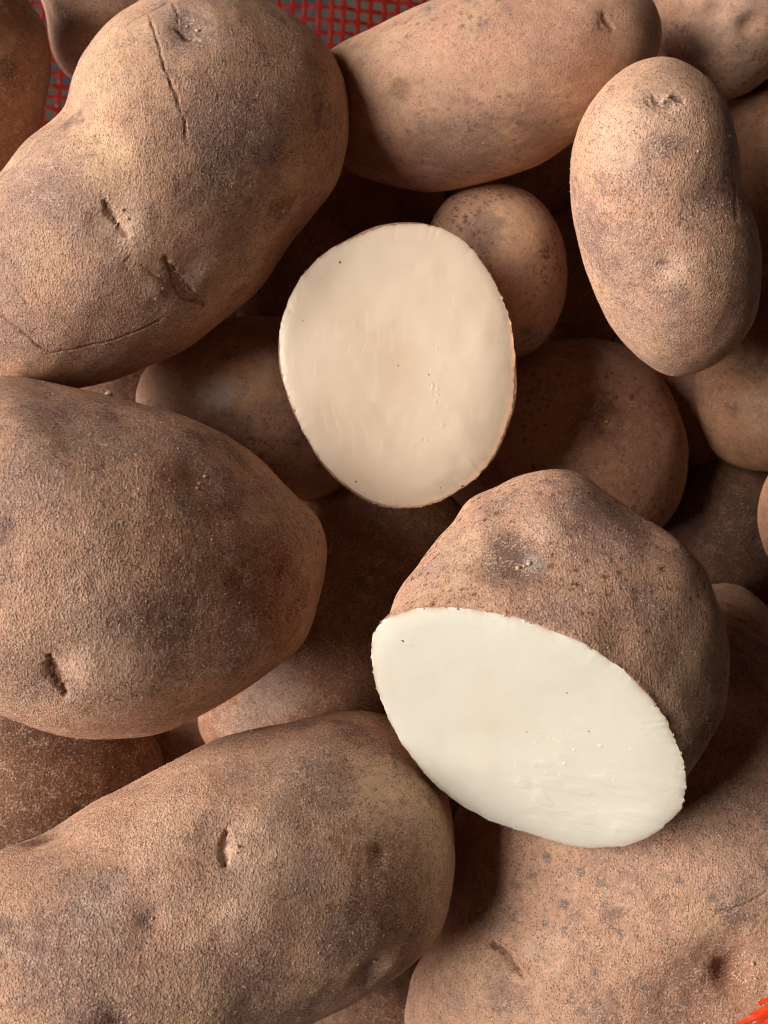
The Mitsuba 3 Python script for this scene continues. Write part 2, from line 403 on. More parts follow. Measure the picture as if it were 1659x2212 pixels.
# A
potato('large knobbly two-lobed potato at upper left with a long thin crack and two gashes',
       [(295, 0), (235, 45), (190, 100), (165, 150), (150, 200), (138, 232), (100, 268), (50, 310), (0, 372), (-70, 450), (-115, 560), (-120, 670), (-95, 770), (-25, 838), (60, 852), (140, 838), (250, 815), (320, 788), (415, 747), (480, 697), (530, 655), (570, 610), (605, 555), (650, 490), (700, 432), (735, 370), (750, 300), (752, 225), (735, 150), (700, 95), (650, 48), (590, 8), (500, -32), (400, -38)],
       .378, n=185, thick=.86, back=1.35, tilt=(-.06, -.04), centre=(350, 410), seed=11, flakes=3000, rough=1.1, dust=.55, lent=.5, yel=.8,
       feats=[('pit', 140, 235, 55, 2.2), ('bump', 190, 330, 110, 1.2), ('pit', 250, 470, 60, 2.2, PALE, .5), ('slit', [(222, 432), (234, 456), (250, 480)], 8, 1.5), ('slit', [(253, 486), (274, 514)], 7, 1.3),
              ('bump', 300, 480, 30, .8), ('pit', 395, 600, 60, 1.2), ('slit', [(358, 560), (378, 600), (412, 642), (442, 658)], 12, 1.1, (.30, .15, .09)), ('crack', [(372, 572), (404, 616), (440, 650)], 3, .6), ('bump', 345, 625, 28, .7), ('bump', 435, 600, 25, .7),
              ('crack', [(322, 28), (340, 90), (357, 150), (380, 205), (400, 262), (403, 330)], 3.2, .75), ('crack', [(370, 0), (322, 28), (290, 44), (255, 66)], 3.2, .55),
              ('crack', [(372, 5), (385, 30), (380, 50)], 3, .5), ('crack', [(-5, 675), (40, 712), (75, 742), (112, 762), (180, 748), (250, 734), (320, 706), (385, 668)], 3.5, .8), ('crack', [(8, 586), (35, 630), (62, 662)], 2.8, .5),
              ('crack', [(280, 590), (265, 570), (285, 552)], 2.5, .4), ('crack', [(300, 570), (330, 595), (360, 612)], 2.5, .4), ('crack', [(360, 560), (372, 612), (392, 648), (440, 660)], 2.5, .4),
              ('pit', 412, 62, 40, 2.0, GREY, .5), ('slit', [(385, 60), (405, 78), (428, 84)], 8, 1.4), ('bud', 423, 60, 8), ('bud', 402, 50, 4), ('bud', 262, 455, 5), ('bud', 271, 472, 5), ('bud', 290, 492, 3), ('bud', 612, 457, 7),
              ('patch', 205, 330, 95, YEL * 1.15, .85), ('patch', 240, 190, 70, YEL, .6), ('patch', 640, 370, 45, PALE, .8), ('patch', 585, 330, 50, PUR, .5), ('patch', 610, 450, 45, BRN * .8, .55),
              ('patch', 130, 390, 90, DUST * .85, .6), ('patch', 490, 260, 120, PUR * 1.2, .55), ('patch', 60, 430, 110, DUST, .6), ('patch', 90, 560, 70, YEL, .5), ('patch', 120, 660, 90, TAN * 1.1, .5), ('patch', 250, 650, 100, DUST * 1.1, .5), ('patch', 280, 505, 45, W_, .35)])
# B
potato('big smooth dusty potato at the left edge, one slit eye near its lower rim',
       [(0, 812), (100, 822), (200, 842), (290, 865), (370, 885), (450, 917), (520, 955), (580, 1000), (630, 1052), (662, 1086), (688, 1115), (702, 1150), (707, 1190), (702, 1235), (692, 1280), (680, 1322), (665, 1370), (640, 1405), (600, 1436), (540, 1475), (470, 1515), (400, 1550), (330, 1573), (260, 1581), (180, 1579), (110, 1566), (40, 1542), (-80, 1480), (-160, 1390), (-200, 1270), (-200, 1130), (-170, 980), (-100, 860)],
       .356, n=165, thick=.92, back=1.25, tilt=(-.10, -.15), centre=(250, 1200), seed=23, flakes=6000, rough=1.7, dust=.75, lent=.25, yel=.35,
       feats=[('bud', 236, 848, 12), ('pit', 430, 1035, 45, 1.6, BRN * 1.2, .4), ('bud', 446, 1026, 7), ('bud', 434, 1038, 6), ('bud', 430, 1048, 5), ('bud', 441, 1041, 4), ('pit', 130, 1465, 55, 1.8), ('slit', [(106, 1422), (118, 1462), (138, 1500)], 12, 2.2),
              ('bump', 180, 1450, 35, .9), ('pit', 520, 1258, 26, .9, BRN * .8, .6), ('pit', 603, 1240, 12, .6, BRN * .6, .7), ('pit', 655, 1215, 16, .8), ('bud', 652, 1222, 5), 
              ('patch', 205, 1290, 70, PALE, .5), ('patch', 215, 1430, 75, PALE * 1.05, .6), ('patch', 215, 1345, 70, PUR, .45), ('patch', 490, 1050, 60, PUR * 1.25, .5), ('patch', 40, 1450, 60, DUST * .8, .5), ('patch', 480, 1250, 200, BRN * 1.35, .45), ('patch', 600, 1300, 130, BRN * 1.3, .4)])
# C
potato('long dusty potato lying in the bottom left corner with a short upright slit',
       [(0, 1841), (50, 1822), (90, 1806), (120, 1789), (200, 1734), (280, 1694), (360, 1654), (430, 1619), (500, 1591), (600, 1566), (700, 1544), (765, 1535), (830, 1542), (885, 1578), (925, 1630), (955, 1685), (975, 1739), (986, 1819), (988, 1869), (980, 1934), (960, 2009), (920, 2064), (860, 2114), (800, 2146), (670, 2206), (570, 2255), (450, 2320), (250, 2375), (50, 2365), (-130, 2290), (-240, 2150), (-260, 2030), (-200, 1940), (-100, 1882)],
       .348, n=170, thick=.9, back=1.3, tilt=(-.08, -.06), centre=(400, 1920), seed=37, flakes=7500, rough=1.9, dust=.6, lent=.4, yel=.6,
       feats=[('pit', 492, 1830, 60, 1.6), ('slit', [(490, 1792), (484, 1830), (488, 1866)], 9, 2.2), ('bump', 525, 1825, 28, .8), ('bud', 512, 1830, 6), ('bud', 510, 1842, 4), ('pit', 325, 1985, 22, 1.0, BRN * .8, .6), ('bud', 326, 1983, 5),
              ('pit', 822, 1840, 20, 1.6, BRN * .6, .8), ('pit', 805, 2100, 35, 2.2, BRN * 1.1, .6), ('patch', 835, 2085, 50, PALE, .7), ('bump', 845, 2080, 26, .8), ('bud', 812, 2086, 7), ('pit', 100, 1805, 30, 1.5, BRN * .8, .5), ('pit', 250, 2205, 30, 1.2, BRN * .7, .5), ('bump', 540, 1960, 60, .9),
              ('patch', 560, 1830, 90, W_, .5), ('patch', 330, 1790, 80, PALE, .5), ('patch', 530, 1950, 70, PALE, .5), ('patch', 160, 2060, 130, PUR * 1.1, .6), ('patch', 210, 1950, 60, (.44, .36, .32), .4), ('patch', 500, 2060, 90, DUST * .8, .5), ('patch', 410, 2200, 90, YEL, .5), ('patch', 700, 1700, 90, PUR * 1.1, .55), ('patch', 800, 1990, 90, PUR, .5), ('patch', 850, 1880, 120, BRN * 1.3, .5), ('patch', 870, 2020, 90, BRN * 1.5, .4)])
# H
potato('huge pale-spotted potato in the bottom right corner beneath the white cut half',
       [(880, 2212), (886, 2150), (905, 2084), (945, 2024), (965, 1960), (970, 1880), (985, 1800), (1020, 1720), (1090, 1620), (1200, 1500), (1330, 1380), (1450, 1305), (1550, 1272), (1612, 1284), (1662, 1330), (1740, 1420), (1830, 1560), (1900, 1740), (1920, 1950), (1890, 2150), (1800, 2320), (1650, 2440), (1450, 2500), (1250, 2490), (1060, 2420), (930, 2320)],
       .402, n=175, thick=.80, tilt=(-.05, .05), centre=(1380, 1950), seed=41, flakes=4500, rough=1.25, dust=.35, lent=.5, yel=.7, lump=1.2,
       feats=[('slit', [(1062, 2034), (1085, 2058), (1108, 2088), (1132, 2114)], 9, 2.4), ('pit', 1090, 2075, 50, 1.4), ('bump', 1130, 2060, 40, .8), ('bud', 1092, 2042, 6), ('bud', 1112, 2056, 6), ('pit', 1580, 2100, 80, 3.0, BRN, .35), ('pit', 1585, 2105, 32, 4.0, BRN * .5, .7), ('pit', 1500, 2190, 110, 4.0, BRN * 1.1, .5), ('bud', 1627, 2094, 6), ('bud', 1632, 2120, 5),
              ('crack', [(1540, 1968), (1580, 1964), (1620, 1950), (1665, 1922)], 3, .6), ('pit', 1590, 1480, 70, 2.0),
              *[('patch', x, y, 11, GREY * .85, .85) for x, y in ((1252, 1884), (1182, 1856), (1295, 1909), (1217, 1949), (1180, 1991), (1219, 2008), (1467, 1904), (1537, 1936), (1590, 1944), (1342, 2019), (1395, 2146), (1285, 2101), (1115, 1914), (1475, 2180))],
              *[('crack', [(1555 + a, 1300 + b), (1610 + a, 1325 + b), (1655 + a, 1360 + b)], 4, .5) for a, b in ((0, 0), (5, 25), (10, 52), (0, 85))],
              ('patch', 1350, 1860, 90, DUST * .9, .6), ('patch', 1060, 1960, 80, PUR * 1.2, .4), ('patch', 1100, 2150, 60, PUR * 1.2, .5), ('patch', 1190, 2050, 60, W_, .4), ('patch', 1560, 1750, 110, DUST * .8, .5), ('patch', 1600, 1400, 130, PUR * 1.1, .6), ('patch', 1590, 1620, 90, RED * .8, .4)])
# G
potato('upright oval potato at upper right with a crusty scar at its tip',
       [(1430, 135), (1480, 145), (1525, 175), (1560, 220), (1581, 270), (1595, 325), (1604, 395), (1625, 455), (1642, 525), (1647, 600), (1641, 665), (1615, 728), (1565, 782), (1510, 810), (1465, 818), (1420, 806), (1370, 767), (1322, 702), (1287, 635), (1258, 565), (1240, 490), (1231, 425), (1235, 350), (1248, 300), (1268, 250), (1295, 210), (1330, 175), (1375, 147)],
       .368, n=120, thick=1.0, tilt=(-.05, .12), centre=(1440, 480), seed=53, flakes=1800, rough=1.0, dust=.4, lent=1.0, yel=.3, red=.3,
       feats=[('pit', 1610, 420, 40, 1.8), ('crack', [(1585, 380), (1592, 430), (1590, 490)], 8, .6), ('pit', 1442, 214, 34, .9, W_, .6), ('slit', [(1410, 205), (1418, 216), (1430, 224)], 8, 1.2, GREY * .5), ('slit', [(1450, 204), (1466, 208), (1478, 218)], 8, 1.2, GREY * .5), ('slit', [(1432, 228), (1450, 226)], 5, .8, GREY * .5), ('bump', 1440, 214, 9, .7), ('crack', [(1395, 205), (1400, 225), (1425, 240), (1450, 238)], 4, .4), ('bud', 1432, 220, 7), ('bud', 1445, 206, 6), ('bud', 1460, 222, 5), ('bud', 1510, 328, 5),
              ('pit', 1440, 578, 40, 1.0), ('patch', 1455, 580, 42, W_, .7), ('slit', [(1420, 572), (1444, 568)], 5, .6), ('pit', 1560, 720, 40, .8, RED * .8, .3),
              ('patch', 1270, 510, 75, PUR * 1.15, .7), ('patch', 1330, 560, 110, PUR * 1.3, .45), ('patch', 1400, 690, 110, DUST * 1.05, .4), ('patch', 1340, 300, 80, PALE, .6), ('patch', 1590, 600, 80, RED * .75, .5), ('patch', 1530, 740, 90, RED * .7, .4)])
# F
potato('long smooth pinkish potato lying across the top of the picture',
       [(700, 120), (722, 102), (760, 80), (840, 40), (905, 12), (1000, -20), (1140, -48), (1270, -48), (1350, -30), (1400, 5), (1420, 50), (1421, 100), (1405, 145), (1370, 205), (1310, 262), (1240, 308), (1180, 345), (1110, 375), (1050, 394), (985, 409), (925, 414), (865, 408), (800, 392), (740, 360), (695, 300), (675, 230), (680, 165)],
       .396, n=110, thick=1.0, tilt=(.08, .14), centre=(1050, 180), seed=61, flakes=250, rough=.45, dust=.3, lent=.9, yel=.6, red=.7,
       feats=[('pit', 1318, 42, 40, 1.3, RED * .8, .3), ('slit', [(1305, 22), (1312, 45), (1330, 62)], 6, 1.0), ('crack', [(1290, 18), (1300, 60), (1335, 75)], 4, .3), ('patch', 860, 205, 60, YEL * .8, .6), ('patch', 865, 190, 25, BRN, .5), ('patch', 1000, 320, 130, PUR * 1.1, .45), ('patch', 1180, 280, 90, PUR * 1.2, .4), ('patch', 1380, 120, 90, YEL, .4), ('patch', 1200, 60, 150, RED * 1.05, .5), ('patch', 780, 330, 90, DUST * .8, .5)])
# second layer and gap fillers; low tones put shade into the skin colour
potato('smooth dull potato half hidden behind the right rim of the cream slice',
       ell(1075, 580, 145, 200, -8, seed=3), .418, n=80, seed=71, rough=.3, dust=.2, lent=1.6, yel=.9, feats=[('patch', 1120, 480, 90, YEL * 1.1, .85), ('patch', 1040, 500, 60, PUR, .5)])
potato('round reddish-brown potato with a ringed eye, right of the cream slice',
       [(1115, 768), (1180, 742), (1255, 733), (1330, 741), (1380, 768), (1425, 810), (1457, 864), (1477, 918), (1486, 978), (1477, 1058), (1452, 1115), (1400, 1160), (1310, 1200), (1200, 1210), (1090, 1180), (1010, 1120), (970, 1040), (970, 940), (1010, 850), (1060, 800)],
       .448, n=85, thick=.9, seed=73, rough=.4, dust=.35, red=.6, lent=1.8, yel=.4, tone=.68, tilt=(.05, 0),
       feats=[('pit', 1312, 910, 45, 1.8, BRN * .8, .6), ('patch', 1312, 908, 24, YEL * 1.2, .9), ('pit', 1306, 904, 5, .6, BRN * .5, .8), ('pit', 1318, 906, 4, .5, BRN * .5, .8), ('pit', 1312, 914, 4, .5, BRN * .5, .8), ('bud', 1312, 908, 6), ('patch', 1300, 885, 60, BRN * .9, .5), ('patch', 1180, 960, 60, YEL, .5), ('patch', 1230, 980, 60, YEL * .85, .6)])
potato('dark brown potato filling the hollow below the cream slice, a pale lit patch painted on its lower end',
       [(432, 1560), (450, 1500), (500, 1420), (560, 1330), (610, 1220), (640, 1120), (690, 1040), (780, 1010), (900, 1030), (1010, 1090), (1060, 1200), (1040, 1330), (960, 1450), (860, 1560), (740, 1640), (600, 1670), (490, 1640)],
       .446, n=90, thick=.85, seed=79, rough=.8, dust=.6, lent=.8, tone=.62, red=.3, tilt=(-.1, -.1), feats=[('patch', 580, 1490, 110, (.82, .76, .72), .75), ('patch', 520, 1560, 70, (.66, .57, .52), .6)])  # pale patches paint the light falling on its lower end
potato('mottled potato with a lit blotch painted on it, between the two big left ones, touching the cream slice',
       [(300, 850), (325, 790), (380, 735), (450, 695), (540, 685), (620, 690), (700, 720), (760, 790), (790, 880), (780, 980), (730, 1060), (640, 1085), (540, 1060), (420, 1010), (320, 930)],
       .432, n=75, seed=83, rough=.4, dust=.5, lent=1.2, yel=.5, tone=.86, tilt=(-.05, .05), feats=[('patch', 530, 815, 80, YEL * 1.2, .8), ('patch', 470, 850, 55, (.74, .66, .62), .75), ('patch', 570, 780, 40, PALE, .5), ('patch', 480, 930, 70, PUR * 1.2, .5), ('bump', 590, 770, 50, 1.5)])  # pale patches put a lit blotch into the skin colour
potato('brown potato coloured as shaded, tucked under the right flank of the two-lobed potato',
       ell(640, 600, 125, 190, 30, seed=5), .458, n=60, seed=89, rough=.4, lent=1.0, tone=.6, red=.5)  # tone carries the shade under the big potato
potato('reddish potato coloured as shaded, deep in the gap below the long pink potato',
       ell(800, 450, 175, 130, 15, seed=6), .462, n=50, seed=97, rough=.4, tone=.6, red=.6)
potato('potato coloured as shadowed, standing upright at the left end of the top edge',
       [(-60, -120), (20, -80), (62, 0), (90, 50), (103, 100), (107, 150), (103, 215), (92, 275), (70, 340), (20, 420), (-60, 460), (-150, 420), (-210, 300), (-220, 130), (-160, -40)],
       .415, n=70, seed=101, rough=.6, dust=.3, lent=.8, tone=.5, red=.3, tilt=(.1, 0))  # tone paints its shadow into the skin
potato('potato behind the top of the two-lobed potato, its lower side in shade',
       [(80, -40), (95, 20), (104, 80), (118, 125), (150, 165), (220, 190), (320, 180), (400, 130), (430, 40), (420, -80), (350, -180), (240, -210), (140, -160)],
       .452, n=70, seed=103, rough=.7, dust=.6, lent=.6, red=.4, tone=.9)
potato('speckled potato with two dimples in the top right corner',
       [(1370, -20), (1380, 20), (1395, 70), (1425, 130), (1480, 180), (1530, 208), (1575, 214), (1625, 196), (1680, 150), (1750, 80), (1780, -30), (1740, -130), (1640, -180), (1520, -170), (1430, -110)],
       .412, n=75, seed=107, rough=.5, dust=.55, lent=1.2, yel=.8, feats=[('pit', 1545, 28, 26, 1.6, BRN, .5), ('pit', 1618, 55, 26, 2.0, BRN, .5), ('bump', 1500, 60, 40, .8), ('patch', 1520, 90, 60, PUR, .6), ('patch', 1560, 45, 70, PALE, .5)])
potato('reddish potato at the right edge behind the upright oval one',
       [(1540, 250), (1580, 210), (1650, 170), (1740, 160), (1800, 230), (1830, 360), (1820, 500), (1760, 610), (1660, 640), (1580, 560), (1545, 430), (1530, 340)],
       .440, n=60, seed=109, rough=.4, lent=.8, red=.8, dust=.2, tone=.6)
potato('smooth potato coloured as shaded, at the right edge below the upright oval one',
       [(1500, 880), (1505, 790), (1545, 690), (1620, 610), (1740, 590), (1830, 690), (1850, 850), (1810, 960), (1730, 1015), (1640, 1020), (1560, 995), (1520, 945)],
       .440, n=70, seed=113, rough=.25, lent=.7, yel=.9, dust=.35, tone=.62, feats=[('patch', 1640, 890, 70, (.60, .46, .32), .8), ('patch', 1630, 800, 40, PUR, .5)])  # tone stands in for shade from the oval potato
potato('sliver of a purplish potato at the right edge, midway up the picture',
       ell(1745, 1120, 112, 140, 0, seed=8), .385, n=60, seed=127, rough=.4, lent=.5, dust=.9, tone=.8)
potato('potato right of the cut half, shadow put into its colour, below the ringed-eye potato',
       ell(1570, 1130, 170, 150, 60, seed=9), .470, n=60, seed=131, rough=.4, dust=.9, tone=.33, red=.7)  # tone and dust darken the skin in place of gap shade
potato('filler potato coloured as shaded, deep in the gap under the middle of the long pink potato', ell(1120, 395, 190, 130, 0, seed=21), .474, n=50, seed=167, rough=.4, tone=.55, red=.5)
potato('filler potato coloured as shaded, barely seen under the lower right edge of the two-lobed potato', ell(490, 700, 170, 130, -30, seed=22), .474, n=50, seed=173, rough=.4, tone=.6)
potato('brown potato coloured as shaded, squeezed between the two big dusty ones at the left edge',
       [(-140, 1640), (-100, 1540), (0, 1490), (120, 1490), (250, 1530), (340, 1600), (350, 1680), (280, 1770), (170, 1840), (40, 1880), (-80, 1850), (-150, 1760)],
       .432, n=80, seed=137, rough=1.3, dust=.2, lent=.4, tone=.40, yel=.6, flakes=500)  # skin darkened by tone where shade should fall
potato('potato coloured as shaded, in the gap beside the lower half of the upright oval one',
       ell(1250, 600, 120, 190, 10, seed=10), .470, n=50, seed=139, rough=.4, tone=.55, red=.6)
potato('filler potato, gap shade put into its colour, at the bottom edge in the gap between the two largest lower ones',
       ell(840, 2200, 240, 170, 0, seed=12), .462, n=50, seed=149, rough=.4, dust=.9, tone=.3, red=.3)  # filler; near-black shade of the gap put into tone and dust
potato('filler potato coloured as shaded, in the gap between the upright oval and the ringed-eye one',
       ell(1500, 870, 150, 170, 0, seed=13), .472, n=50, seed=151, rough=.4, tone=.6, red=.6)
potato('filler potato coloured as shaded, deep between the big left potatoes, behind the mottled one',
       ell(230, 850, 150, 100, 0, seed=14), .474, n=50, seed=157, rough=.4, tone=.35)  # filler darkened by tone to stand for shade between the potatoes
potato('filler potato coloured as shaded, in the gap left of the white face, near its lower rim', ell(960, 1760, 130, 150, 0, seed=24), .440, n=50, seed=181, rough=.4, tone=.6)
potato('filler potato coloured as shaded, in the black gap below the big left one',
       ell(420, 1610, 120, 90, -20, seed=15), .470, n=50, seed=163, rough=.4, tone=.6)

# ------------------------------------------------------------------ the two cut halves
def half(label, face_px, outline_px, centre_px, depth, nvec, axis, Hm, seed, feats, flesh, flesh_feats, flakes=0, centre_out=None, lip=.0012, **look):
    key = key_for('halved_potato')
    labels[key] = {'label': label, 'category': 'potato half', 'group': 'halves of the cut potato'}
    Wv = lambda q: q[0] * RIGHT + q[1] * UP - q[2] * FWD
    n = unit(Wv(nvec)); ax = unit(Wv(axis))
    C0 = at(*centre_px, depth)
    NT, NR = 760, 230
    loop = smooth_closed(face_px, NT)
    D = ray(loop[:, 0], loop[:, 1])
    ring = CAM + D * (((C0 - CAM) @ n) / (D @ n))[:, None]
    # wobble of the cut skin edge
    jit = meshkit.fbm(ring / .004, 3, seed)[:, None] - .5
    jit = jit * .0008 + (meshkit.noise(ring / .0011, seed + 3)[:, None] - .5) * .0005
    ph = np.linspace(0, np.pi / 2 - .012, NR)
    rad = np.cos(ph) ** .85 * (1 + .10 * np.sin(2 * ph))
    V = C0 + (ring - C0)[None] * rad[:, None, None] + (ax * Hm)[None, None] * np.sin(ph)[:, None, None]
    V = V + unit(ring - C0)[None] * jit[None] * np.exp(-np.arange(NR) / 2.5)[:, None, None]
    V = V.reshape(-1, 3)
    apex = C0 + ax * Hm
    V = np.vstack([V, apex])
    if outline_px is not None:                                   # fit the solid's girth to the measured one
        o = np.asarray(centre_out, float)
        def polar(q):
            e = q - o
            return np.arctan2(e[:, 1], e[:, 0]), np.hypot(e[:, 0], e[:, 1])
        tl, tr = polar(smooth_closed(outline_px, 1440))
        oo = np.argsort(tl)
        for it in range(3):
            q, z = pix(V)
            a, r = polar(q)
            nb = 180
            bins = ((a + np.pi) / (2 * np.pi) * nb).astype(int) % nb
            m = np.zeros(nb); np.maximum.at(m, bins, r)
            kk = np.exp(-(np.arange(-6, 7) / 2.5) ** 2); kk /= kk.sum()
            m = np.convolve(np.concatenate([m[-6:], m, m[:6]]), kk, 'valid')
            cen = (np.arange(nb) + .5) / nb * 2 * np.pi - np.pi
            Sm = np.interp(a, cen, m, period=2 * np.pi)
            St = np.interp(a, tl[oo], tr[oo], period=2 * np.pi)
            k = 1 + (St / Sm - 1) * sstep(.45, 1.0, r / Sm)
            row = np.concatenate([np.repeat(np.arange(NR), NT), [NR]])
            k = 1 + (k - 1) * sstep(0, 14, row)
            q2 = o + (q - o) * k[:, None]
            V = V + (ray(q2[:, 0], q2[:, 1]) - ray(q[:, 0], q[:, 1])) * z[:, None]
    i = np.arange(NT); j = (i + 1) % NT
    F = np.vstack([np.vstack([np.stack([r * NT + i, r * NT + j, (r + 1) * NT + j], 1), np.stack([r * NT + i, (r + 1) * NT + j, (r + 1) * NT + i], 1)]) for r in range(NR - 1)]
                  + [np.stack([(NR - 1) * NT + i, (NR - 1) * NT + j, np.full(NT, len(V) - 1)], 1)])
    cen = V.mean(0)
    Nn = normals(V, F)
    if ((V - cen) * Nn).sum() < 0:
        F = F[:, ::-1]
    ring0 = V[:NT].copy()
    V, col, N, buds = dress(V, F, seed, feats, **look)
    V[:NT] = ring0; 
    edge = np.exp(-np.concatenate([np.repeat(np.arange(NR), NT), [NR]]) / 1.0)[:, None]
    col = col * (1 - .3 * edge)
    finish(key, V, F, col, N, buds, flakes, seed)
    # flesh: the cut face, with its rounded rim, knife ridges and hollows
    NF = 230
    s = 1 - (1 - np.linspace(1, 0.004, NF)) ** 1.15
    inner = ring0
    P = C0 + (inner - C0)[None] * s[:, None, None]
    dist = np.linalg.norm(ring0 - C0, axis=1)[None] * (1 - s[:, None])
    dome = lip * (1 - np.exp(-dist / .0035))
    P = (P + n * dome[..., None]).reshape(-1, 3)
    # shreds of torn skin along the lower rim
    rr = np.random.default_rng(seed + 77)
    pick = rr.choice(NT, 260, p=(lambda q: q / q.sum())(.15 + sstep(.0, -.03, (ring0 - C0) @ UP)))
    out = unit(ring0 - C0)
    sv, sf, sc = chips(np.vstack([ring0[pick]] * 1), unit(out[pick] + .4 * n), 260, seed + 78, .00015, .0007)
    scene[f'{key}__torn_skin'] = mikit.ply((sv, sf), 'chip_mat', color=sc)
    labels[f'{key}__torn_skin'] = {'kind': 'stuff'}
    fc = np.tile(np.asarray(flesh, float), (len(P), 1))
    P, fc = flesh_feats(P, fc, n, C0, dist.ravel())
    Ff = np.vstack([np.vstack([np.stack([r * NT + i, r * NT + j, (r + 1) * NT + j], 1), np.stack([r * NT + i, (r + 1) * NT + j, (r + 1) * NT + i], 1)]) for r in range(NF - 1)])
    nn = normals(P, Ff)
    if (nn @ n).sum() < 0:
        Ff = Ff[:, ::-1]
    scene[f'{key}__flesh'] = mikit.ply((P, Ff), 'flesh_mat', smooth=True, color=np.clip(fc, .01, .93))
    labels[f'{key}__flesh'] = {'label': 'smooth moist cut face'}
    return key, P, n, C0

def droplets(key, P, n, spots, seed):
    """Beads of sap and foam on the cut face, found from points of the face."""
    r = np.random.default_rng(seed)
    uv, _ = pix(P); tree = cKDTree(uv)
    out = []
    base = trimesh.creation.icosphere(2, 1.0)
    for (x, y, spread, cnt, size) in spots:
        for _ in range((cnt + 1) // 2):
            p = P[tree.query((x + r.normal(0, spread[0]), y + r.normal(0, spread[1])))[1]]
            rad = size * U * r.uniform(.3, .85)
            t = unit(np.cross(n, r.normal(size=3))); b = np.cross(n, t)
            M = np.stack([t * rad * r.uniform(.8, 1.2), b * rad * r.uniform(.8, 1.2), n * rad * .20], 0)
            out.append((base.vertices @ M + p, base.faces))
    scene[f'{key}__sap_droplets'] = mikit.ply(join(out), 'sap_mat', smooth=True)
    labels[f'{key}__sap_droplets'] = {'kind': 'stuff'}

def specks(key, P, n, pts, seed):
    r = np.random.default_rng(seed)
    uv, _ = pix(P); tree = cKDTree(uv)
    for k, (x, y, s) in enumerate(pts):
        p = P[tree.query((x, y))[1]]
        m = trimesh.creation.icosphere(1, 1.0)
        t = unit(np.cross(n, r.normal(size=3))); b = np.cross(n, t)
        v = m.vertices * r.uniform(.6, 1.2, (len(m.vertices), 1))
        v = v @ np.stack([t * s * 1.5, b * s * .8, n * s * .6], 0) * U
        scene[f'{key}__soil_crumb' + (f'_{k:03d}' if k else '')] = mikit.ply((v + p, m.faces), 'chip_mat', color=np.tile([.16, .09, .05], (len(v), 1)))

def face_E(P, c, n, C0, dist):
    q = P - C0
    x, y = q @ RIGHT, q @ UP
    line = np.stack([x / .0042 + .5 * meshkit.fbm(np.stack([x / .01, y / .012, x * 0], -1), 2, 3) * 3, y / .03, x * 0], -1)
    ridge = meshkit.noise(line, 8)
    wob = meshkit.fbm(np.stack([x / .02, y / .02, x * 0], -1), 3, 6) - .5
    fade = sstep(.0, .008, dist)
    saw = (line[:, 0] % 1.0)
    step = sstep(.0, .12, saw) * (1 - saw)
    gate = sstep(.45, .62, meshkit.fbm(np.stack([x / .006, y / .009, x * 0 + 4], -1), 2, 12)) * sstep(.010, -.006, x)
    h = .0010 * wob + .000035 * step * gate + .00003 * (ridge - .5)
    P = P + n * (h * fade)[:, None]
    # a second shallow facet by the right rim and the bottom, where the knife turned
    tt = (x * .93 - y * .25) - .027
    turn = .004 * np.logaddexp(0, tt / .004)
    P = P - n * (turn * .22)[:, None] - n * (.004 * np.logaddexp(0, (-y - .034) / .004) * .2)[:, None]
    core = np.exp(-((x / .007) ** 2 + ((y - .001) / .010) ** 2))
    mott = meshkit.fbm(np.stack([x / .012, y / .016, x * 0], -1), 4, 16)
    k = (sstep(.4, .75, mott) * .35 + core * .65) * fade
    c = c * (1 - k[:, None]) + np.array([.78, .62, .45]) * k[:, None]
    rim = np.exp(-dist / .0022)[:, None]
    c = c * (1 - .5 * rim) + np.array([.86, .76, .60]) * .5 * rim
    r2 = np.exp(-dist / .00045)[:, None]
    c = c * (1 - .02 * np.exp(-((dist - .0052) / .0007) ** 2) * (.4 + mott))[:, None]
    return P, c * (1 - .45 * r2) + np.array([.42, .22, .10]) * .45 * r2

def face_D(P, c, n, C0, dist):
    q = P - C0
    a1 = unit(RIGHT - n * (RIGHT @ n)); a2 = np.cross(n, a1)
    x, y = q @ a1, q @ a2
    wob = meshkit.fbm(np.stack([x / .022, y / .022, x * 0], -1), 3, 36) - .5
    scal = meshkit.fbm(np.stack([x / .006, y / .0035, x * 0], -1), 2, 38)
    gate = sstep(.0, -.012, y) * sstep(-.01, .004, x)
    fade = sstep(.0, .008, dist)
    P = P + n * ((.0008 * wob + .00012 * gate * sstep(.45, .75, scal)) * fade)[:, None]
    core = np.exp(-(((x + .011) / .0045) ** 2 + ((y + .002) / .005) ** 2)) * .32
    mott = meshkit.fbm(np.stack([x / .012, y / .012, x * 0], -1), 3, 46)
    k = core + .22 * sstep(.45, .75, mott)
    c = c * (1 - k[:, None]) + np.array([.72, .66, .50]) * k[:, None]
    c = c * (1 - .012 * np.exp(-((dist - .0058) / .0008) ** 2) * (.4 + mott))[:, None]
    r2 = np.exp(-dist / .0007)[:, None] * sstep(.3, .6, meshkit.noise(P / .004, 55))[:, None]
    return P, c * (1 - .7 * r2) + np.array([.42, .22, .10]) * .7 * r2

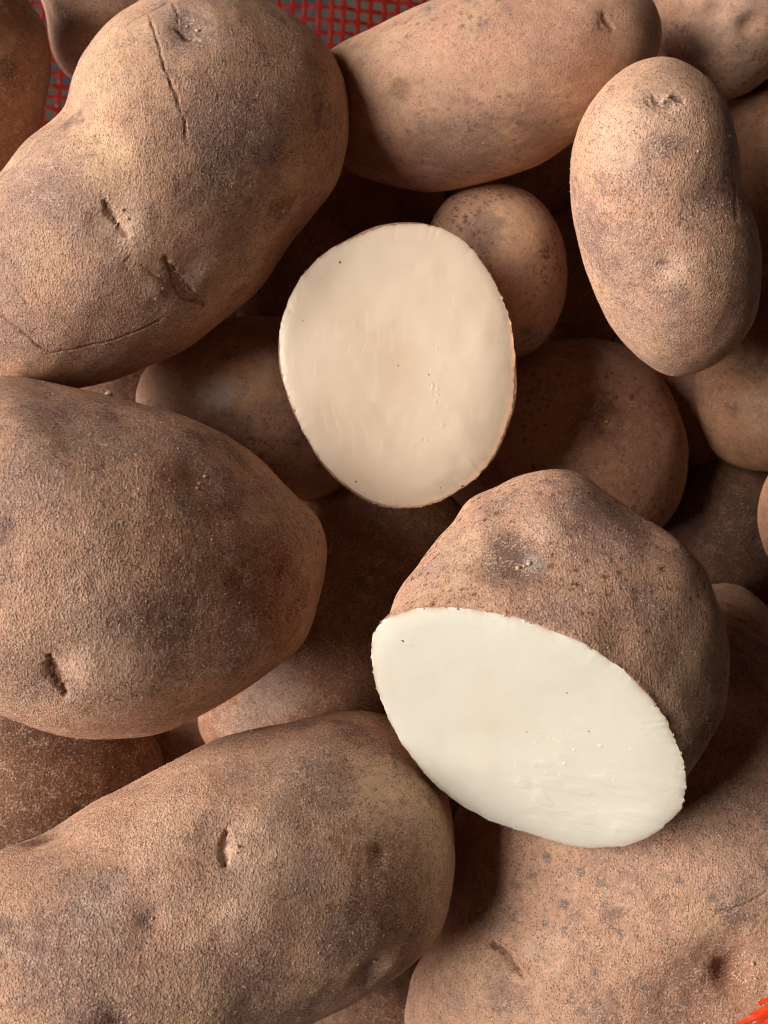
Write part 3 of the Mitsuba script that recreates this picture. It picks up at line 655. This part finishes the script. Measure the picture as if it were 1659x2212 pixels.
E_FACE = [(880, 480), (930, 484), (980, 502), (1022, 538), (1058, 587), (1086, 641), (1104, 697), (1112, 750), (1115, 803), (1110, 867), (1093, 927), (1065, 991), (1018, 1043), (951, 1083), (898, 1099), (845, 1099), (792, 1083), (739, 1048), (703, 1012), (668, 959), (640, 906), (615, 842), (602, 779), (601, 725), (611, 669), (632, 623), (661, 580), (703, 541), (756, 513), (817, 488)]
E_FACE = [(x * .99 + 9.5, y * .99 + 9) for x, y in E_FACE]
k, P, n, C0 = half('cut potato half in the middle, its cream face turned to the camera', E_FACE, None, (860, 790), .370, (-.03, -.06, 1), (-.10, .12, -.98), .036, 211,
     [], (.91, .80, .62), face_E, rough=.5, dust=.2, lent=.6, red=.5)
droplets(k, P, n, [(935, 845, (8, 14), 26, 5), (938, 790, (4, 30), 12, 4), (868, 760, (3, 40), 26, 2.5), (713, 800, (3, 60), 26, 2.2), (760, 700, (6, 70), 26, 2.2), (685, 800, (4, 60), 18, 2.2), (815, 880, (4, 40), 16, 2.3), (740, 900, (8, 50), 18, 2.2), (835, 620, (4, 20), 12, 2.5), (910, 960, (14, 10), 14, 4), (960, 920, (10, 6), 6, 4), (1000, 650, (40, 60), 18, 2.5), (900, 1030, (60, 14), 14, 2.4)], 5)
specks(k, P, n, [(735, 567, 2.6), (653, 694, 1.4), (926, 809, 1.8), (769, 1040, 2.4), (951, 1054, 1.4), (1000, 1050, 4)], 6)

D_FACE = [(828, 1340), (850, 1330), (895, 1316), (940, 1312), (990, 1313), (1055, 1321), (1130, 1338), (1200, 1364), (1270, 1394), (1320, 1428), (1365, 1464), (1400, 1503), (1428, 1538), (1450, 1580), (1470, 1625), (1480, 1670), (1481, 1709), (1470, 1745), (1440, 1780), (1385, 1816), (1310, 1831), (1230, 1826), (1150, 1803), (1110, 1791), (1055, 1771), (1015, 1750), (980, 1728), (930, 1684), (895, 1644), (860, 1592), (832, 1535), (813, 1480), (803, 1425), (803, 1385), (812, 1358)]
D_OUT = [(1180, 1016), (1230, 1018), (1265, 1030), (1310, 1058), (1360, 1090), (1420, 1128), (1460, 1158), (1500, 1198), (1530, 1243), (1550, 1293), (1565, 1343), (1575, 1408), (1575, 1478), (1560, 1548), (1530, 1608), (1502, 1659), (1481, 1709), (1470, 1745), (1440, 1780), (1385, 1816), (1310, 1831), (1230, 1826), (1150, 1803), (1055, 1771), (980, 1728), (930, 1684), (895, 1644), (860, 1592), (832, 1535), (813, 1480), (803, 1425), (803, 1385), (826, 1340), (865, 1268), (905, 1213), (945, 1163), (980, 1123), (1015, 1083), (1065, 1055), (1115, 1032)]
k, P, n, C0 = half('cut potato half at lower right, white face down to the left and brown skin above', D_FACE, D_OUT, (1140, 1575), .322, (-.33, -.57, .75), (.34, .66, -.62), .062, 223,
     [('pit', 1130, 1205, 55, 2.6, PUR * .7, .5), ('patch', 1100, 1200, 75, PUR * .8, .55), ('patch', 1150, 1212, 26, (.42, .40, .36), .6), ('bud', 1118, 1218, 6), ('bud', 1140, 1210, 7), ('bud', 1132, 1216, 5), ('pit', 1380, 1120, 60, 2.0), ('patch', 1160, 1140, 40, PALE, .7), ('patch', 1000, 1190, 60, YEL, .5), ('patch', 1300, 1130, 120, PUR * 1.2, .6),
      ('patch', 1400, 1300, 60, PUR * 1.2, .5), ('patch', 1500, 1500, 130, YEL * .8, .6), ('patch', 1530, 1580, 70, BRN, .7), ('patch', 1440, 1440, 80, YEL * .85, .5)],
     (.72, .75, .655), face_D, flakes=500, centre_out=(1190, 1440), rough=.8, dust=.45, lent=1.9, yel=.6, red=.35)
droplets(k, P, n, [(1190, 1600, (40, 12), 26, 4), (1240, 1640, (60, 18), 24, 5), (1180, 1690, (120, 14), 26, 3.5), (1060, 1720, (40, 18), 14, 3), (1000, 1650, (30, 40), 16, 2.2), (1150, 1790, (60, 8), 16, 2.2), (1310, 1700, (30, 20), 8, 4), (1100, 1420, (120, 40), 14, 2)], 9)
specks(k, P, n, [(871, 1385, 2.4), (888, 1394, 1.3), (1225, 1497, 1.6), (1272, 1580, 1.6)], 10)
